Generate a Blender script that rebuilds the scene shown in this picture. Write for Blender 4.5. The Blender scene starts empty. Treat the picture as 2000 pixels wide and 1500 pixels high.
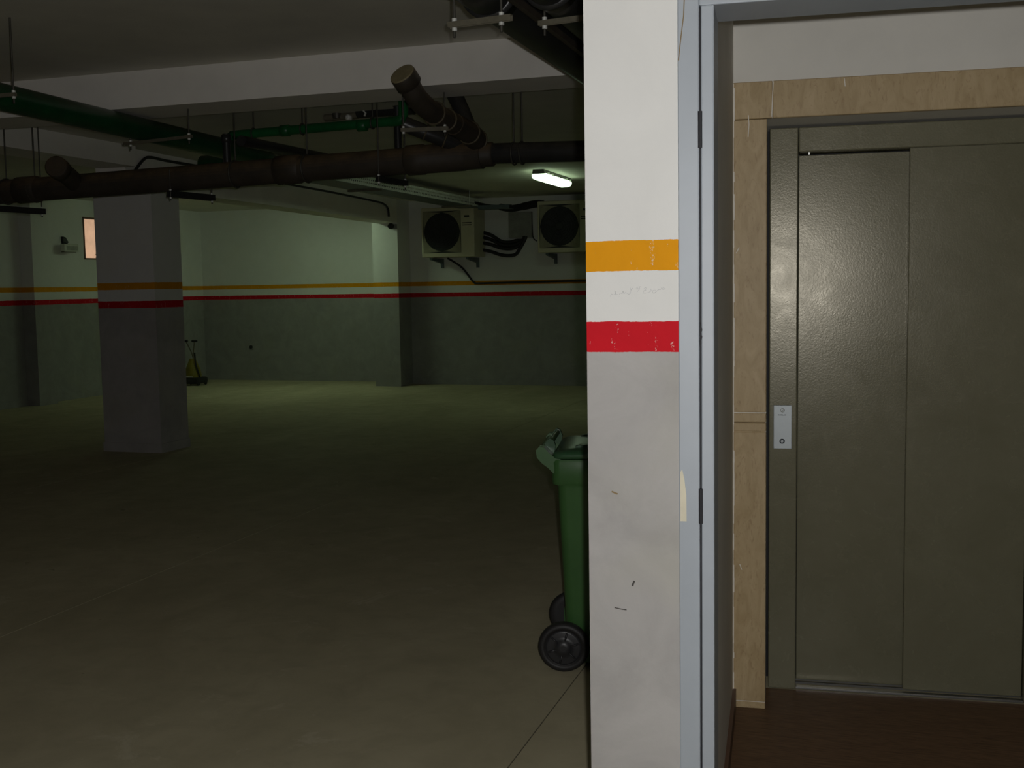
import bpy, bmesh, math, random
from mathutils import Vector, Matrix, Euler
random.seed(7)
S = bpy.context.scene
C = S.collection
PI = math.pi

# ------------------------------------------------------------------ camera, world, light, exposure
YAW, PITCH, ROLL = math.radians(18.0), math.radians(4.95), 0.0165
cam_d = bpy.data.cameras.new('camera'); cam = bpy.data.objects.new('camera', cam_d); C.objects.link(cam)
cam_d.sensor_width = 36.0; cam_d.lens = 36.0 * 2200 / 2000; cam_d.clip_start = 0.05; cam_d.clip_end = 200
cam.matrix_world = (Matrix.Translation((0, 0, 1.5)) @ Matrix.Rotation(YAW, 4, 'Z') @ Matrix.Rotation(PI / 2 - PITCH, 4, 'X')
                    @ Matrix.Rotation(-ROLL, 4, 'Z'))
S.camera = cam

w = bpy.data.worlds.new('world'); S.world = w; w.use_nodes = True
w.node_tree.nodes['Background'].inputs[0].default_value = (0.62, 0.75, 1.0, 1)
w.node_tree.nodes['Background'].inputs[1].default_value = 0.35

sun_d = bpy.data.lights.new('sun', 'SUN'); sun_d.energy = 3.2; sun_d.color = (1.0, 0.86, 0.70); sun_d.angle = 0.01
sun = bpy.data.objects.new('sun', sun_d); C.objects.link(sun)
sun.location = (0, 0, 12); sun.rotation_euler = Vector((-0.7, 0.15, -0.72)).to_track_quat('-Z', 'Y').to_euler()

# the camera's own flash: a small lamp just above and to the right of the lens
fl_d = bpy.data.lights.new('camera_flash', 'SPOT'); fl_d.energy = 150; fl_d.color = (1.0, 0.985, 0.96)
fl_d.spot_size = math.radians(140); fl_d.spot_blend = 1.0; fl_d.shadow_soft_size = 0.012
fl = bpy.data.objects.new('camera_flash', fl_d); C.objects.link(fl)
fl.matrix_world = cam.matrix_world @ Matrix.Translation((0.032, 0.035, 0.0)) @ Matrix.Rotation(math.radians(2.0), 4, 'X')

S.view_settings.view_transform = 'Standard'; S.view_settings.look = 'None'
S.view_settings.exposure = 0.0; S.view_settings.gamma = 1.0; S.view_settings.use_curve_mapping = False
S.cycles.use_denoising = True
S.cycles.sample_clamp_indirect = 4.0
TUBE = 9.5          # brightness of the fresh fluorescent tubes
TUBE_OLD = 4.4      # the weak old tube by the air conditioners

# ------------------------------------------------------------------ materials
def nodes(name):
    m = bpy.data.materials.new(name); m.use_nodes = True
    nt = m.node_tree; b = nt.nodes['Principled BSDF']
    return m, nt, b
def N(nt, typ, **kw):
    n = nt.nodes.new(typ)
    for k, v in kw.items(): setattr(n, k, v)
    return n
def L(nt, a, b): nt.links.new(a, b)
def math_(nt, op, a, b=None, clamp=False):
    n = N(nt, 'ShaderNodeMath', operation=op, use_clamp=clamp)
    for i, v in enumerate((a, b)):
        if v is None: continue
        if isinstance(v, (int, float)): n.inputs[i].default_value = v
        else: L(nt, v, n.inputs[i])
    return n.outputs[0]
def mixc(nt, fac, a, b, blend='MIX'):
    n = N(nt, 'ShaderNodeMix', data_type='RGBA', blend_type=blend)
    if isinstance(fac, (int, float)): n.inputs[0].default_value = fac
    else: L(nt, fac, n.inputs[0])
    for i, v in ((6, a), (7, b)):
        if isinstance(v, tuple): n.inputs[i].default_value = (*v, 1)
        else: L(nt, v, n.inputs[i])
    return n.outputs[2]
def noise(nt, scale, detail=4, rough=0.55, vec=None, dist=0.0):
    n = N(nt, 'ShaderNodeTexNoise'); n.inputs['Scale'].default_value = scale
    n.inputs['Detail'].default_value = detail; n.inputs['Roughness'].default_value = rough
    n.inputs['Distortion'].default_value = dist
    if vec is not None: L(nt, vec, n.inputs['Vector'])
    return n.outputs['Fac']
def ramp(nt, fac, p0, p1):
    n = N(nt, 'ShaderNodeMapRange'); L(nt, fac, n.inputs[0])
    n.inputs[1].default_value = p0; n.inputs[2].default_value = p1
    return n.outputs[0]
def pos(nt): return N(nt, 'ShaderNodeNewGeometry').outputs['Position']
def bump(nt, b, h, strength=0.2, dist=0.01):
    n = N(nt, 'ShaderNodeBump'); n.inputs['Strength'].default_value = strength; n.inputs['Distance'].default_value = dist
    L(nt, h, n.inputs['Height']); L(nt, n.outputs[0], b.inputs['Normal'])
def scaled(nt, vec, sx, sy, sz):
    n = N(nt, 'ShaderNodeMapping'); n.inputs['Scale'].default_value = (sx, sy, sz); L(nt, vec, n.inputs['Vector'])
    return n.outputs[0]
def simple(name, col, rough=0.5, metal=0.0, var=0.15, scale=12.0, bmp=0.0, spec=0.5):
    m, nt, b = nodes(name)
    p = pos(nt); f = noise(nt, scale, 5, 0.6, p)
    dark = tuple(c * (1 - var) for c in col); lite = tuple(min(1, c * (1 + var)) for c in col)
    L(nt, mixc(nt, ramp(nt, f, 0.3, 0.7), dark, lite), b.inputs['Base Color'])
    b.inputs['Roughness'].default_value = rough; b.inputs['Metallic'].default_value = metal
    b.inputs['Specular IOR Level'].default_value = spec
    if bmp: bump(nt, b, noise(nt, scale * 12, 3, 0.6, p), bmp, 0.002)
    return m

def painted_wall(name, white, grey, bands=True):
    """white paint over grey, with a yellow and a red band round the garage at chest height"""
    m, nt, b = nodes(name)
    p = pos(nt); sep = N(nt, 'ShaderNodeSeparateXYZ'); L(nt, p, sep.inputs[0])
    wob = math_(nt, 'MULTIPLY', math_(nt, 'SUBTRACT', noise(nt, 14, 3, 0.6, p), 0.5), 0.006)
    wob2 = math_(nt, 'MULTIPLY', math_(nt, 'SUBTRACT', noise(nt, 160, 2, 0.6, p), 0.5), 0.0022)
    z = math_(nt, 'ADD', math_(nt, 'ADD', sep.outputs[2], wob), wob2)
    patch = noise(nt, 5.0, 6, 0.62, p, 0.6)
    wt = mixc(nt, ramp(nt, patch, 0.35, 0.7), tuple(c * 0.955 for c in white), white)
    yel = noise(nt, 2.4, 3, 0.5, p)
    wt = mixc(nt, math_(nt, 'MULTIPLY', ramp(nt, yel, 0.55, 0.75), 0.25), wt, (white[0], white[1] * .95, white[2] * .86))
    gt = mixc(nt, ramp(nt, patch, 0.35, 0.66), tuple(c * 0.84 for c in grey), grey)
    gt = mixc(nt, math_(nt, 'MULTIPLY', ramp(nt, yel, 0.55, 0.7), 0.3), gt, (grey[0] * .95, grey[1] * .95, grey[2] * .78))
    col = mixc(nt, math_(nt, 'LESS_THAN', z, 1.392), wt, gt)
    if bands:
        # worn flecks in the enamel: streaky, running down
        fl_ = noise(nt, 60, 4, 0.75, scaled(nt, p, 1.0, 1.0, 0.22))
        grit = noise(nt, 330, 2, 0.6, p)
        fleck = math_(nt, 'MULTIPLY', math_(nt, 'GREATER_THAN', fl_, 0.60), math_(nt, 'GREATER_THAN', grit, 0.56))
        for lo, hi, c in ((1.5285, 1.593, (0.80, 0.335, 0.006)), (1.3565, 1.4215, (0.60, 0.010, 0.020))):
            k = math_(nt, 'MULTIPLY', math_(nt, 'GREATER_THAN', z, lo), math_(nt, 'LESS_THAN', z, hi))
            tone = mixc(nt, ramp(nt, patch, 0.3, 0.7), tuple(v * 0.88 for v in c), c)
            tone = mixc(nt, math_(nt, 'MULTIPLY', fleck, 0.65), tone, (0.75, 0.72, 0.66))
            col = mixc(nt, k, col, tone)
    L(nt, col, b.inputs['Base Color']); b.inputs['Roughness'].default_value = 0.62; b.inputs['Specular IOR Level'].default_value = 0.08
    bump(nt, b, noise(nt, 70, 5, 0.6, p), 0.10, 0.004)
    return m

M = {}
M['wall'] = painted_wall('wall_paint', (0.77, 0.765, 0.745), (0.44, 0.425, 0.415))
M['garage'] = painted_wall('wall_paint_shaded_grey', (0.77, 0.765, 0.745), (0.35, 0.345, 0.335))  # same paint as the wall end; its grey is darkened to stand for shade
M['plaster'] = simple('plaster', (0.74, 0.72, 0.665), 0.7, var=0.05, scale=3, bmp=0.08)
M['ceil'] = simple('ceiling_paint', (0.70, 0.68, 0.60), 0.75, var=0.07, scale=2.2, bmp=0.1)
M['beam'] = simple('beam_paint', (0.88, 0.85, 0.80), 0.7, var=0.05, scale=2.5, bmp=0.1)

def concrete():
    m, nt, b = nodes('concrete'); p = pos(nt)
    a = noise(nt, 1.1, 7, 0.6, scaled(nt, p, 1.0, 0.6, 1), 0.8); c = noise(nt, 5.5, 6, 0.65, p, 0.5); d = noise(nt, 42, 3, 0.6, p)
    col = mixc(nt, ramp(nt, a, 0.3, 0.7), (0.42, 0.375, 0.25), (0.57, 0.515, 0.355))
    col = mixc(nt, math_(nt, 'MULTIPLY', ramp(nt, c, 0.42, 0.72), 0.5), col, (0.36, 0.32, 0.215))
    col = mixc(nt, math_(nt, 'MULTIPLY', ramp(nt, noise(nt, 2.6, 6, .7, p, 1.0), 0.6, 0.68), 0.35), col, (0.68, 0.63, 0.48))
    spot = noise(nt, 9, 2, 0.5, p)
    col = mixc(nt, math_(nt, 'MULTIPLY', math_(nt, 'GREATER_THAN', spot, 0.76), 0.5), col, (0.24, 0.205, 0.14))
    L(nt, col, b.inputs['Base Color'])
    L(nt, math_(nt, 'ADD', math_(nt, 'MULTIPLY', c, 0.2), 0.62), b.inputs['Roughness']); b.inputs['Specular IOR Level'].default_value = 0.12
    bump(nt, b, d, 0.05, 0.002)
    return m
M['concrete'] = concrete()
M['slab'] = simple('slab_joint', (0.02, 0.018, 0.014), 0.9)

def wood():
    m, nt, b = nodes('laminate'); p = pos(nt)
    g = noise(nt, 7, 6, 0.65, scaled(nt, p, 1.4, 26, 1), 0.4)
    L(nt, mixc(nt, ramp(nt, g, 0.32, 0.68), (0.075, 0.04, 0.02), (0.19, 0.11, 0.06)), b.inputs['Base Color'])
    b.inputs['Roughness'].default_value = 0.5; b.inputs['Specular IOR Level'].default_value = 0.25
    return m
M['wood'] = wood()

def marble():
    m, nt, b = nodes('travertine'); p = pos(nt)
    a = noise(nt, 9, 6, 0.6, scaled(nt, p, 2.0, 2.0, 0.8), 1.2); v = noise(nt, 20, 5, 0.65, scaled(nt, p, 3.2, 3.2, 0.8), 2.2)
    col = mixc(nt, ramp(nt, a, 0.3, 0.7), (0.42, 0.31, 0.165), (0.54, 0.415, 0.245))
    col = mixc(nt, math_(nt, 'MULTIPLY', ramp(nt, v, 0.56, 0.66), 0.4), col, (0.27, 0.16, 0.075))
    L(nt, col, b.inputs['Base Color']); b.inputs['Roughness'].default_value = 0.45; b.inputs['Specular IOR Level'].default_value = 0.25
    return m
M['marble'] = marble()
M['caulk'] = simple('caulk', (0.78, 0.74, 0.66), 0.7, var=0.1, scale=40)
M['frame'] = simple('steel_frame_paint', (0.36, 0.395, 0.44), 0.45, var=0.05, scale=6, bmp=0.05)

def lift_paint():
    m, nt, b = nodes('lift_paint'); p = pos(nt)
    a = noise(nt, 3.2, 6, 0.62, p, 0.7)
    L(nt, mixc(nt, ramp(nt, a, 0.3, 0.7), (0.14, 0.134, 0.085), (0.172, 0.165, 0.11)), b.inputs['Base Color'])
    L(nt, math_(nt, 'ADD', math_(nt, 'MULTIPLY', noise(nt, 9, 6, .7, p, 1.0), 0.18), 0.17), b.inputs['Roughness'])
    b.inputs['Specular IOR Level'].default_value = 0.42; b.inputs['Specular Tint'].default_value = (1.0, 0.93, 0.78, 1)
    bump(nt, b, noise(nt, 150, 3, 0.6, p), 0.14, 0.002)
    return m
M['lift'] = lift_paint()
M['steel'] = simple('brushed_steel', (0.45, 0.45, 0.44), 0.32, 0.9, var=0.1, scale=30)
M['plate'] = simple('call_plate', (0.44, 0.48, 0.50), 0.45, 0.25, var=0.04, scale=20)
M['ink'] = simple('ink', (0.03, 0.035, 0.045), 0.6)
M['pencil'] = simple('pencil', (0.56, 0.56, 0.56), 0.7, var=0.25, scale=500)
M['scuff'] = simple('scuff', (0.06, 0.055, 0.05), 0.8)
M['scuff2'] = simple('scuff_brown', (0.22, 0.16, 0.08), 0.8)
M['tape'] = simple('masking_tape', (0.66, 0.61, 0.47), 0.6, var=0.05, scale=30)
M['dark'] = simple('dark_gap', (0.012, 0.012, 0.016), 0.7)
M['skirting'] = simple('skirting_wood', (0.10, 0.05, 0.03), 0.45)

def dusty(name, col, dust, rough=0.4):
    m, nt, b = nodes(name); p = pos(nt)
    g = N(nt, 'ShaderNodeNewGeometry'); s = N(nt, 'ShaderNodeSeparateXYZ'); L(nt, g.outputs['True Normal'], s.inputs[0])
    f = math_(nt, 'MULTIPLY', ramp(nt, s.outputs[2], -0.05, 0.55), ramp(nt, noise(nt, 11, 5, .6, p), 0.25, 0.6), clamp=True)
    base = mixc(nt, ramp(nt, noise(nt, 7, 5, .6, p), .3, .7), tuple(c * .75 for c in col), tuple(c * 1.25 for c in col))
    L(nt, mixc(nt, f, base, dust), b.inputs['Base Color']); b.inputs['Roughness'].default_value = rough
    return m
M['brown'] = dusty('brown_drain_pipe', (0.052, 0.042, 0.031), (0.15, 0.102, 0.056), 0.6)
M['black'] = dusty('black_pipe', (0.026, 0.026, 0.026), (0.07, 0.062, 0.05), 0.35)
M['rubber'] = simple('black_rubber', (0.018, 0.018, 0.018), 0.6)
M['cable'] = simple('black_cable', (0.02, 0.02, 0.02), 0.5)
M['green'] = dusty('green_pipe_dark', (0.004, 0.058, 0.018), (0.035, 0.06, 0.028), 0.35)
M['green2'] = dusty('green_pipe_bright', (0.008, 0.135, 0.035), (0.02, 0.135, 0.042), 0.4)
M['zinc'] = simple('galvanised', (0.78, 0.79, 0.74), 0.4, 0.15, var=0.2, scale=40)
M['zinc_dull'] = simple('dusty_channel', (0.17, 0.155, 0.11), 0.6, 0.2, var=0.2, scale=30)
M['rod'] = simple('threaded_rod', (0.085, 0.08, 0.065), 0.5, 0.4)
M['capbrown'] = simple('pipe_cap', (0.30, 0.25, 0.135), 0.55)
M['ringbrown'] = simple('joint_ring', (0.105, 0.085, 0.05), 0.5)
M['ac'] = simple('ac_casing', (0.60, 0.56, 0.40), 0.5, var=0.06, scale=5)
M['acgrey'] = simple('ac_fan_surround', (0.30, 0.28, 0.19), 0.55)
M['acdark'] = simple('ac_recess', (0.025, 0.028, 0.026), 0.6)
M['blue'] = simple('bracket_paint_tray_shade', (0.10, 0.13, 0.14), 0.5)
M['grey'] = simple('grey_plastic', (0.33, 0.33, 0.29), 0.5)
M['lightgrey'] = simple('pale_plastic', (0.62, 0.62, 0.55), 0.45, var=.06)
M['bin'] = simple('bin_green', (0.045, 0.125, 0.035), 0.36, var=0.12, scale=5, bmp=0.05)
M['binlid'] = simple('bin_lid_green', (0.035, 0.095, 0.042), 0.28, var=0.12, scale=6)
M['tyre'] = simple('tyre', (0.018, 0.017, 0.017), 0.55)
M['hub'] = simple('hub', (0.03, 0.03, 0.032), 0.4)
M['yellow'] = simple('yellow_plastic', (0.22, 0.18, 0.02), 0.5)
M['ext'] = simple('sunlit_render', (0.65, 0.43, 0.28), 0.85, var=0.18, scale=3.0)
M['winframe'] = simple('window_frame', (0.20, 0.11, 0.06), 0.5)
def glass():
    m, nt, b = nodes('pane_glass')
    b.inputs['Base Color'].default_value = (0.92, 0.93, 0.92, 1); b.inputs['Roughness'].default_value = 0.02
    b.inputs['Transmission Weight'].default_value = 1.0; b.inputs['IOR'].default_value = 1.1
    return m
M['glass'] = glass()
def lamp_mat(TUBE):
    m, nt, b = nodes('lit_diffuser')
    b.inputs['Base Color'].default_value = (0.8, 0.85, 0.8, 1)
    b.inputs['Emission Color'].default_value = (0.72, 1.0, 0.64, 1); b.inputs['Emission Strength'].default_value = TUBE
    return m
M['lamp'] = lamp_mat(TUBE); M['lamp_old'] = lamp_mat(TUBE_OLD)

# ------------------------------------------------------------------ builders
LOBBY = math.radians(4.7)                # the lift lobby stands a few degrees off the garage grid
RL = Matrix.Rotation(LOBBY, 4, 'Z')
ROOTM = {}
class MB:
    """collects shapes; build() links them as ONE mesh object"""
    def __init__(s): s.v, s.f, s.sm = [], [], []
    def add(s, vs, fs, smooth=False):
        o = len(s.v); s.v += [Vector(p) for p in vs]
        for f in fs: s.f.append([i + o for i in f]); s.sm.append(smooth)
        return s
    def box(s, x0, x1, y0, y1, z0, z1):
        return s.add([(x0, y0, z0), (x1, y0, z0), (x1, y1, z0), (x0, y1, z0), (x0, y0, z1), (x1, y0, z1), (x1, y1, z1), (x0, y1, z1)],
                     [(3, 2, 1, 0), (4, 5, 6, 7), (0, 1, 5, 4), (1, 2, 6, 5), (2, 3, 7, 6), (3, 0, 4, 7)])
    def bbox(s, x0, x1, y0, y1, z0, z1, r=0.01, seg=2):
        bm = bmesh.new()
        bmesh.ops.create_cube(bm, size=1.0, matrix=Matrix.Translation(((x0 + x1) / 2, (y0 + y1) / 2, (z0 + z1) / 2)) @ Matrix.Diagonal((x1 - x0, y1 - y0, z1 - z0, 1)))
        bmesh.ops.bevel(bm, geom=bm.edges[:], offset=r, segments=seg, affect='EDGES', profile=0.5)
        bm.verts.index_update()
        s.add([v.co.copy() for v in bm.verts], [[v.index for v in f.verts] for f in bm.faces], r > .02); bm.free(); return s
    def tube(s, pts, r, n=16, cap=True, closed=False):
        pts = [Vector(p) for p in pts]; k = len(pts)
        rs = r if isinstance(r, (list, tuple)) else [r] * k
        rings, prev = [], None
        for i, p in enumerate(pts):
            if closed: t = (pts[(i + 1) % k] - pts[i - 1]).normalized()
            elif i == 0: t = (pts[1] - p).normalized()
            elif i == k - 1: t = (p - pts[-2]).normalized()
            else: t = ((pts[i + 1] - p).normalized() + (p - pts[i - 1]).normalized()).normalized()
            if prev is None:
                a = Vector((0, 0, 1)) if abs(t.z) < 0.9 else Vector((1, 0, 0))
                u = (a - t * a.dot(t)).normalized()
            else: u = (prev - t * prev.dot(t)).normalized()
            prev = u; vv = t.cross(u)
            rings.append([p + (u * math.cos(2 * PI * j / n) + vv * math.sin(2 * PI * j / n)) * rs[i] for j in range(n)])
        vs = [q for rg in rings for q in rg]; fs = []
        for i in range(k if closed else k - 1):
            b = (i + 1) % k
            for j in range(n): fs.append((i * n + j, i * n + (j + 1) % n, b * n + (j + 1) % n, b * n + j))
        s.add(vs, fs, True)
        if cap and not closed:
            s.add(rings[0], [list(range(n))[::-1]]); s.add(rings[-1], [list(range(n))])
        return s
    def ring(s, c, axis, R, r, n=32, m=8):
        c = Vector(c); ax = Vector(axis).normalized(); a = Vector((0, 0, 1)) if abs(ax.z) < .9 else Vector((1, 0, 0))
        u = (a - ax * a.dot(ax)).normalized(); v = ax.cross(u)
        return s.tube([c + (u * math.cos(2 * PI * i / n) + v * math.sin(2 * PI * i / n)) * R for i in range(n)], r, m, closed=True)
    def lathe(s, c, axis, prof, n=32):
        """prof: list of (distance along axis, radius)"""
        c = Vector(c); ax = Vector(axis).normalized()
        pts = [c + ax * d for d, _ in prof]; a = Vector((0, 0, 1)) if abs(ax.z) < .9 else Vector((1, 0, 0))
        u = (a - ax * a.dot(ax)).normalized(); v = ax.cross(u)
        vs = []
        for (d, r), p in zip(prof, pts): vs += [p + (u * math.cos(2 * PI * j / n) + v * math.sin(2 * PI * j / n)) * max(r, 1e-4) for j in range(n)]
        fs = []
        for i in range(len(prof) - 1):
            for j in range(n): fs.append((i * n + j, i * n + (j + 1) % n, (i + 1) * n + (j + 1) % n, (i + 1) * n + j))
        s.add(vs, fs, True); k = len(prof)
        s.add(vs[:n], [list(range(n))[::-1]]); s.add(vs[-n:], [list(range(n))])
        return s
    def prism(s, poly, y0, y1, axis='y'):
        """poly in the other two axes, extruded along axis"""
        n = len(poly)
        def P(a, b, t): return (a, t, b) if axis == 'y' else (t, a, b) if axis == 'x' else (a, b, t)
        vs = [P(a, b, y0) for a, b in poly] + [P(a, b, y1) for a, b in poly]
        fs = [list(range(n)), list(range(n, 2 * n))[::-1]] + [(i, n + i, n + (i + 1) % n, (i + 1) % n) for i in range(n)]
        return s.add(vs, fs)
    def loft(s, rings, smooth=True, cap=True):
        n = len(rings[0]); vs = [p for r in rings for p in r]; fs = []
        for i in range(len(rings) - 1):
            for j in range(n): fs.append((i * n + j, i * n + (j + 1) % n, (i + 1) * n + (j + 1) % n, (i + 1) * n + j))
        s.add(vs, fs, smooth)
        if cap: s.add(rings[0], [list(range(n))[::-1]]); s.add(rings[-1], [list(range(n))])
        return s
    def ribbon(s, pts, wd, y, th=0.0004):
        """flat pencil / paint stroke on a wall facing -y (x, z points)"""
        for (a, b), (c, d) in zip(pts[:-1], pts[1:]):
            t = Vector((c - a, d - b)); ln = t.length
            if ln < 1e-6: continue
            t /= ln; nn = Vector((-t.y, t.x)) * wd / 2
            q = [(a + nn.x, b + nn.y), (a - nn.x, b - nn.y), (c - nn.x, d - nn.y), (c + nn.x, d + nn.y)]
            s.prism(q, y - th, y, 'y')
        return s
    def pieces(s):
        key, par = {}, []
        def find(a):
            while par[a] != a: par[a] = par[par[a]]; a = par[a]
            return a
        ids = []
        for p in s.v:
            k = (round(p.x, 5), round(p.y, 5), round(p.z, 5))
            if k not in key: key[k] = len(par); par.append(len(par))
            ids.append(key[k])
        for f in s.f:
            for q in f[1:]: par[find(ids[f[0]])] = find(ids[q])
        out = {}
        for f, sm in zip(s.f, s.sm):
            m = out.setdefault(find(ids[f[0]]), MB()); m.add([s.v[i] for i in f], [list(range(len(f)))], sm)
        for m in out.values():                       # weld shared corners again
            idx, vs = {}, []
            fs = []
            for f in m.f:
                g = []
                for i in f:
                    p = m.v[i]; k = (round(p.x, 6), round(p.y, 6), round(p.z, 6))
                    if k not in idx: idx[k] = len(vs); vs.append(p)
                    g.append(idx[k])
                fs.append(g)
            m.v, m.f = vs, fs
        return list(out.values())
    def build_each(s, name, mat, parent=None): return [m.build(name, mat, parent) for m in s.pieces()]
    def build(s, name, mat, parent=None, lobby=False, base=None):
        me = bpy.data.meshes.new(name); o = bpy.data.objects.new(name, me); C.objects.link(o)
        if parent is not None and parent.name in ROOTM:
            off = ROOTM[parent.name]                       # shapes are given in the parent's frame's axes, world origin
            vs = [p - off for p in s.v]
        else:
            off = Vector(base) if base is not None else Vector((0, 0, 0))
            vs = [p - off for p in s.v]
        me.from_pydata([tuple(p) for p in vs], [], s.f)
        bm = bmesh.new(); bm.from_mesh(me); bmesh.ops.recalc_face_normals(bm, faces=bm.faces[:]); bm.to_mesh(me); bm.free()
        for pl, sm in zip(me.polygons, s.sm): pl.use_smooth = sm
        me.materials.append(M[mat]); me.update()
        if parent is not None:
            o.parent = parent
            ROOTM[o.name] = off
        else:
            o.location = (RL @ off) if lobby else off
            if lobby: o.rotation_euler = (0, 0, LOBBY)
            ROOTM[o.name] = off
        return o
def tag(o, label, cat, group=None, kind=None):
    o['label'] = label; o['category'] = cat
    if group: o['group'] = group
    if kind: o['kind'] = kind
    return o
def thing(name, label, cat, base, lobby=False, group=None, kind=None, rotz=None):
    """Empty at the thing's base; its parts are given in world axes (or lobby axes) and stored relative to it"""
    o = bpy.data.objects.new(name, None); C.objects.link(o); o.empty_display_size = 0.1
    b = Vector(base)
    if rotz is not None: o.location = b; o.rotation_euler = (0, 0, rotz); ROOTM[o.name] = Vector((0, 0, 0))
    else:
        o.location = (RL @ b) if lobby else b
        if lobby: o.rotation_euler = (0, 0, LOBBY)
        ROOTM[o.name] = b
    return tag(o, label, cat, group, kind)
def struct(mb, name, mat, label, cat, lobby=False, base=None):
    return tag(mb.build(name, mat, None, lobby, base), label, cat, None, 'structure')
def copy_tree(o, parent=None):
    c = o.copy(); C.objects.link(c); c.parent = parent
    for ch in list(o.children): copy_tree(ch, c)
    return c
def bez(p, n=10):
    """smooth a polyline (Catmull-Rom)"""
    p = [Vector(q) for q in p]; out = []
    for i in range(len(p) - 1):
        a, b, c, d = p[max(i - 1, 0)], p[i], p[i + 1], p[min(i + 2, len(p) - 1)]
        for k in range(n):
            t = k / n
            out.append(0.5 * ((2 * b) + (c - a) * t + (2 * a - 5 * b + 4 * c - d) * t * t + (3 * b - a - 3 * c + d) * t ** 3))
    out.append(p[-1]); return out

# ------------------------------------------------------------------ the garage shell
CZ = 2.9
fl_root = thing('floor', 'smooth olive grey concrete garage floor cast in long bays', 'floor', (-3.95, 6.8, 0), kind='structure')
MB().box(-11.1, 3.2, -3.2, 16.9, -0.25, -0.004).build('floor_slab', 'slab', fl_root)
xs = [-10.9, -8.82, -6.24, -3.655, -1.085, 1.5, 3.0]; ys = [-3.0, 1.6, 10.4, 16.65]
for i in range(len(xs) - 1):
    for j in range(len(ys) - 1):
        MB().box(xs[i] + .0025, xs[i + 1] - .0025, ys[j] + .0025, ys[j + 1] - .0025, -0.004, 0).build('concrete_bay', 'concrete', fl_root)

struct(MB().box(-11.1, 3.2, -3.2, 16.9, CZ, CZ + 0.2), 'ceiling', 'ceil', 'grey painted concrete garage ceiling above the pipes', 'ceiling', base=(-3.9, 6.8, CZ))
CR = 2.84
struct(MB().box(-10.9, 3.0, 6.62, 16.65, CR, CZ), 'ceiling_rear', 'ceil', 'slightly lower ceiling of the far garage bays beyond the beam', 'ceiling', base=(-4, 12, CR))
wy0, wy1, wz0, wz1 = 13.665, 14.52, 1.99, 2.60
struct(MB().box(-11.1, -10.9, -3.2, wy0, 0, CZ).box(-11.1, -10.9, wy1, 16.9, 0, CZ).box(-11.1, -10.9, wy0, wy1, 0, wz0).box(-11.1, -10.9, wy0, wy1, wz1, CZ),
       'wall_left', 'garage', 'side wall with the small window, white over grey with yellow and red bands', 'wall', base=(-11, 6.8, 0))
struct(MB().box(-10.9, -7.35, 16.65, 16.85, 0, CZ), 'wall_back', 'garage', 'lit far wall with a socket, white over grey with yellow and red bands', 'wall', base=(-9.1, 16.65, 0))
struct(MB().box(-6.93, 3.0, 16.3, 16.5, 0, CZ), 'wall_rear', 'garage', 'dim far wall carrying the two air conditioner units', 'wall', base=(-2, 16.3, 0))
struct(MB().box(3.0, 3.2, -3.2, 16.5, 0, CZ), 'wall_right', 'garage', 'side wall of the garage behind the lift lobby', 'wall', base=(3.1, 6, 0))
struct(MB().box(-11.1, 3.0, -3.2, -3.0, 0, CZ), 'wall_front', 'garage', 'garage wall behind the photographer', 'wall', base=(-4, -3.1, 0))
struct(MB().box(-7.35, -6.93, 15.83, 16.85, 0, CZ), 'wall_pillar', 'garage', 'shallow pillar at the corner beside the first air conditioner', 'pillar', base=(-7.14, 16.2, 0))
struct(MB().box(-10.9, -10.7, 12.38, 12.73, 0, CZ), 'wall_pillar', 'garage', 'dark shallow pillar projecting from the side wall before the emergency light', 'pillar', base=(-10.8, 12.55, 0))
o = struct(MB().box(-6.99, -6.36, 8.93, 9.37, 0, 2.49), 'column', 'wall', 'freestanding square concrete column with yellow and red bands', 'column', base=(-6.67, 9.15, 0))
p_ = MB()
for a, b_, c, d in ((-7.0, -6.35, 8.92, 8.93), (-7.0, -6.35, 9.37, 9.38), (-7.0, -6.99, 8.93, 9.37), (-6.36, -6.35, 8.93, 9.37)): p_.box(a, b_, c, d, 0, 0.085)
p_.build('plinth', 'wall', o)
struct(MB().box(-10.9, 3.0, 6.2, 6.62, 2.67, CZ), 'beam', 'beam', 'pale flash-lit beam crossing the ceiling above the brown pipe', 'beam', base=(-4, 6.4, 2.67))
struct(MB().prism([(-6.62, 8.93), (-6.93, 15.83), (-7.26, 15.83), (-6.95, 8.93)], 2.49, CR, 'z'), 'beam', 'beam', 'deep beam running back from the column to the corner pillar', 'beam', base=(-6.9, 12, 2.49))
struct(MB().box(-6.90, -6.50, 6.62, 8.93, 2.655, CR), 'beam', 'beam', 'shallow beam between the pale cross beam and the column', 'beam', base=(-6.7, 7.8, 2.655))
struct(MB().box(-10.9, -7.35, 16.635, 16.65, 0, 0.09), 'baseboard_back', 'garage', 'low grey skirting under the lit far wall', 'baseboard', base=(-9.1, 16.64, 0))
struct(MB().box(-6.93, 3.0, 16.285, 16.3, 0, 0.09), 'baseboard_rear', 'garage', 'low grey skirting under the air conditioner wall', 'baseboard', base=(-2, 16.29, 0))
struct(MB().box(-10.9, -10.885, -3, 12.38, 0, 0.09).box(-10.9, -10.885, 12.73, 16.63, 0, 0.09), 'baseboard_left', 'garage', 'low grey skirting under the side wall', 'baseboard', base=(-10.9, 7, 0))
struct(MB().box(-13.7, -13.5, 9.0, 20.0, -0.25, 5.0), 'exterior_wall', 'ext', 'sunlit orange-pink wall seen outside through the small window', 'wall', base=(-13.6, 14.5, -.25))

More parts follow.
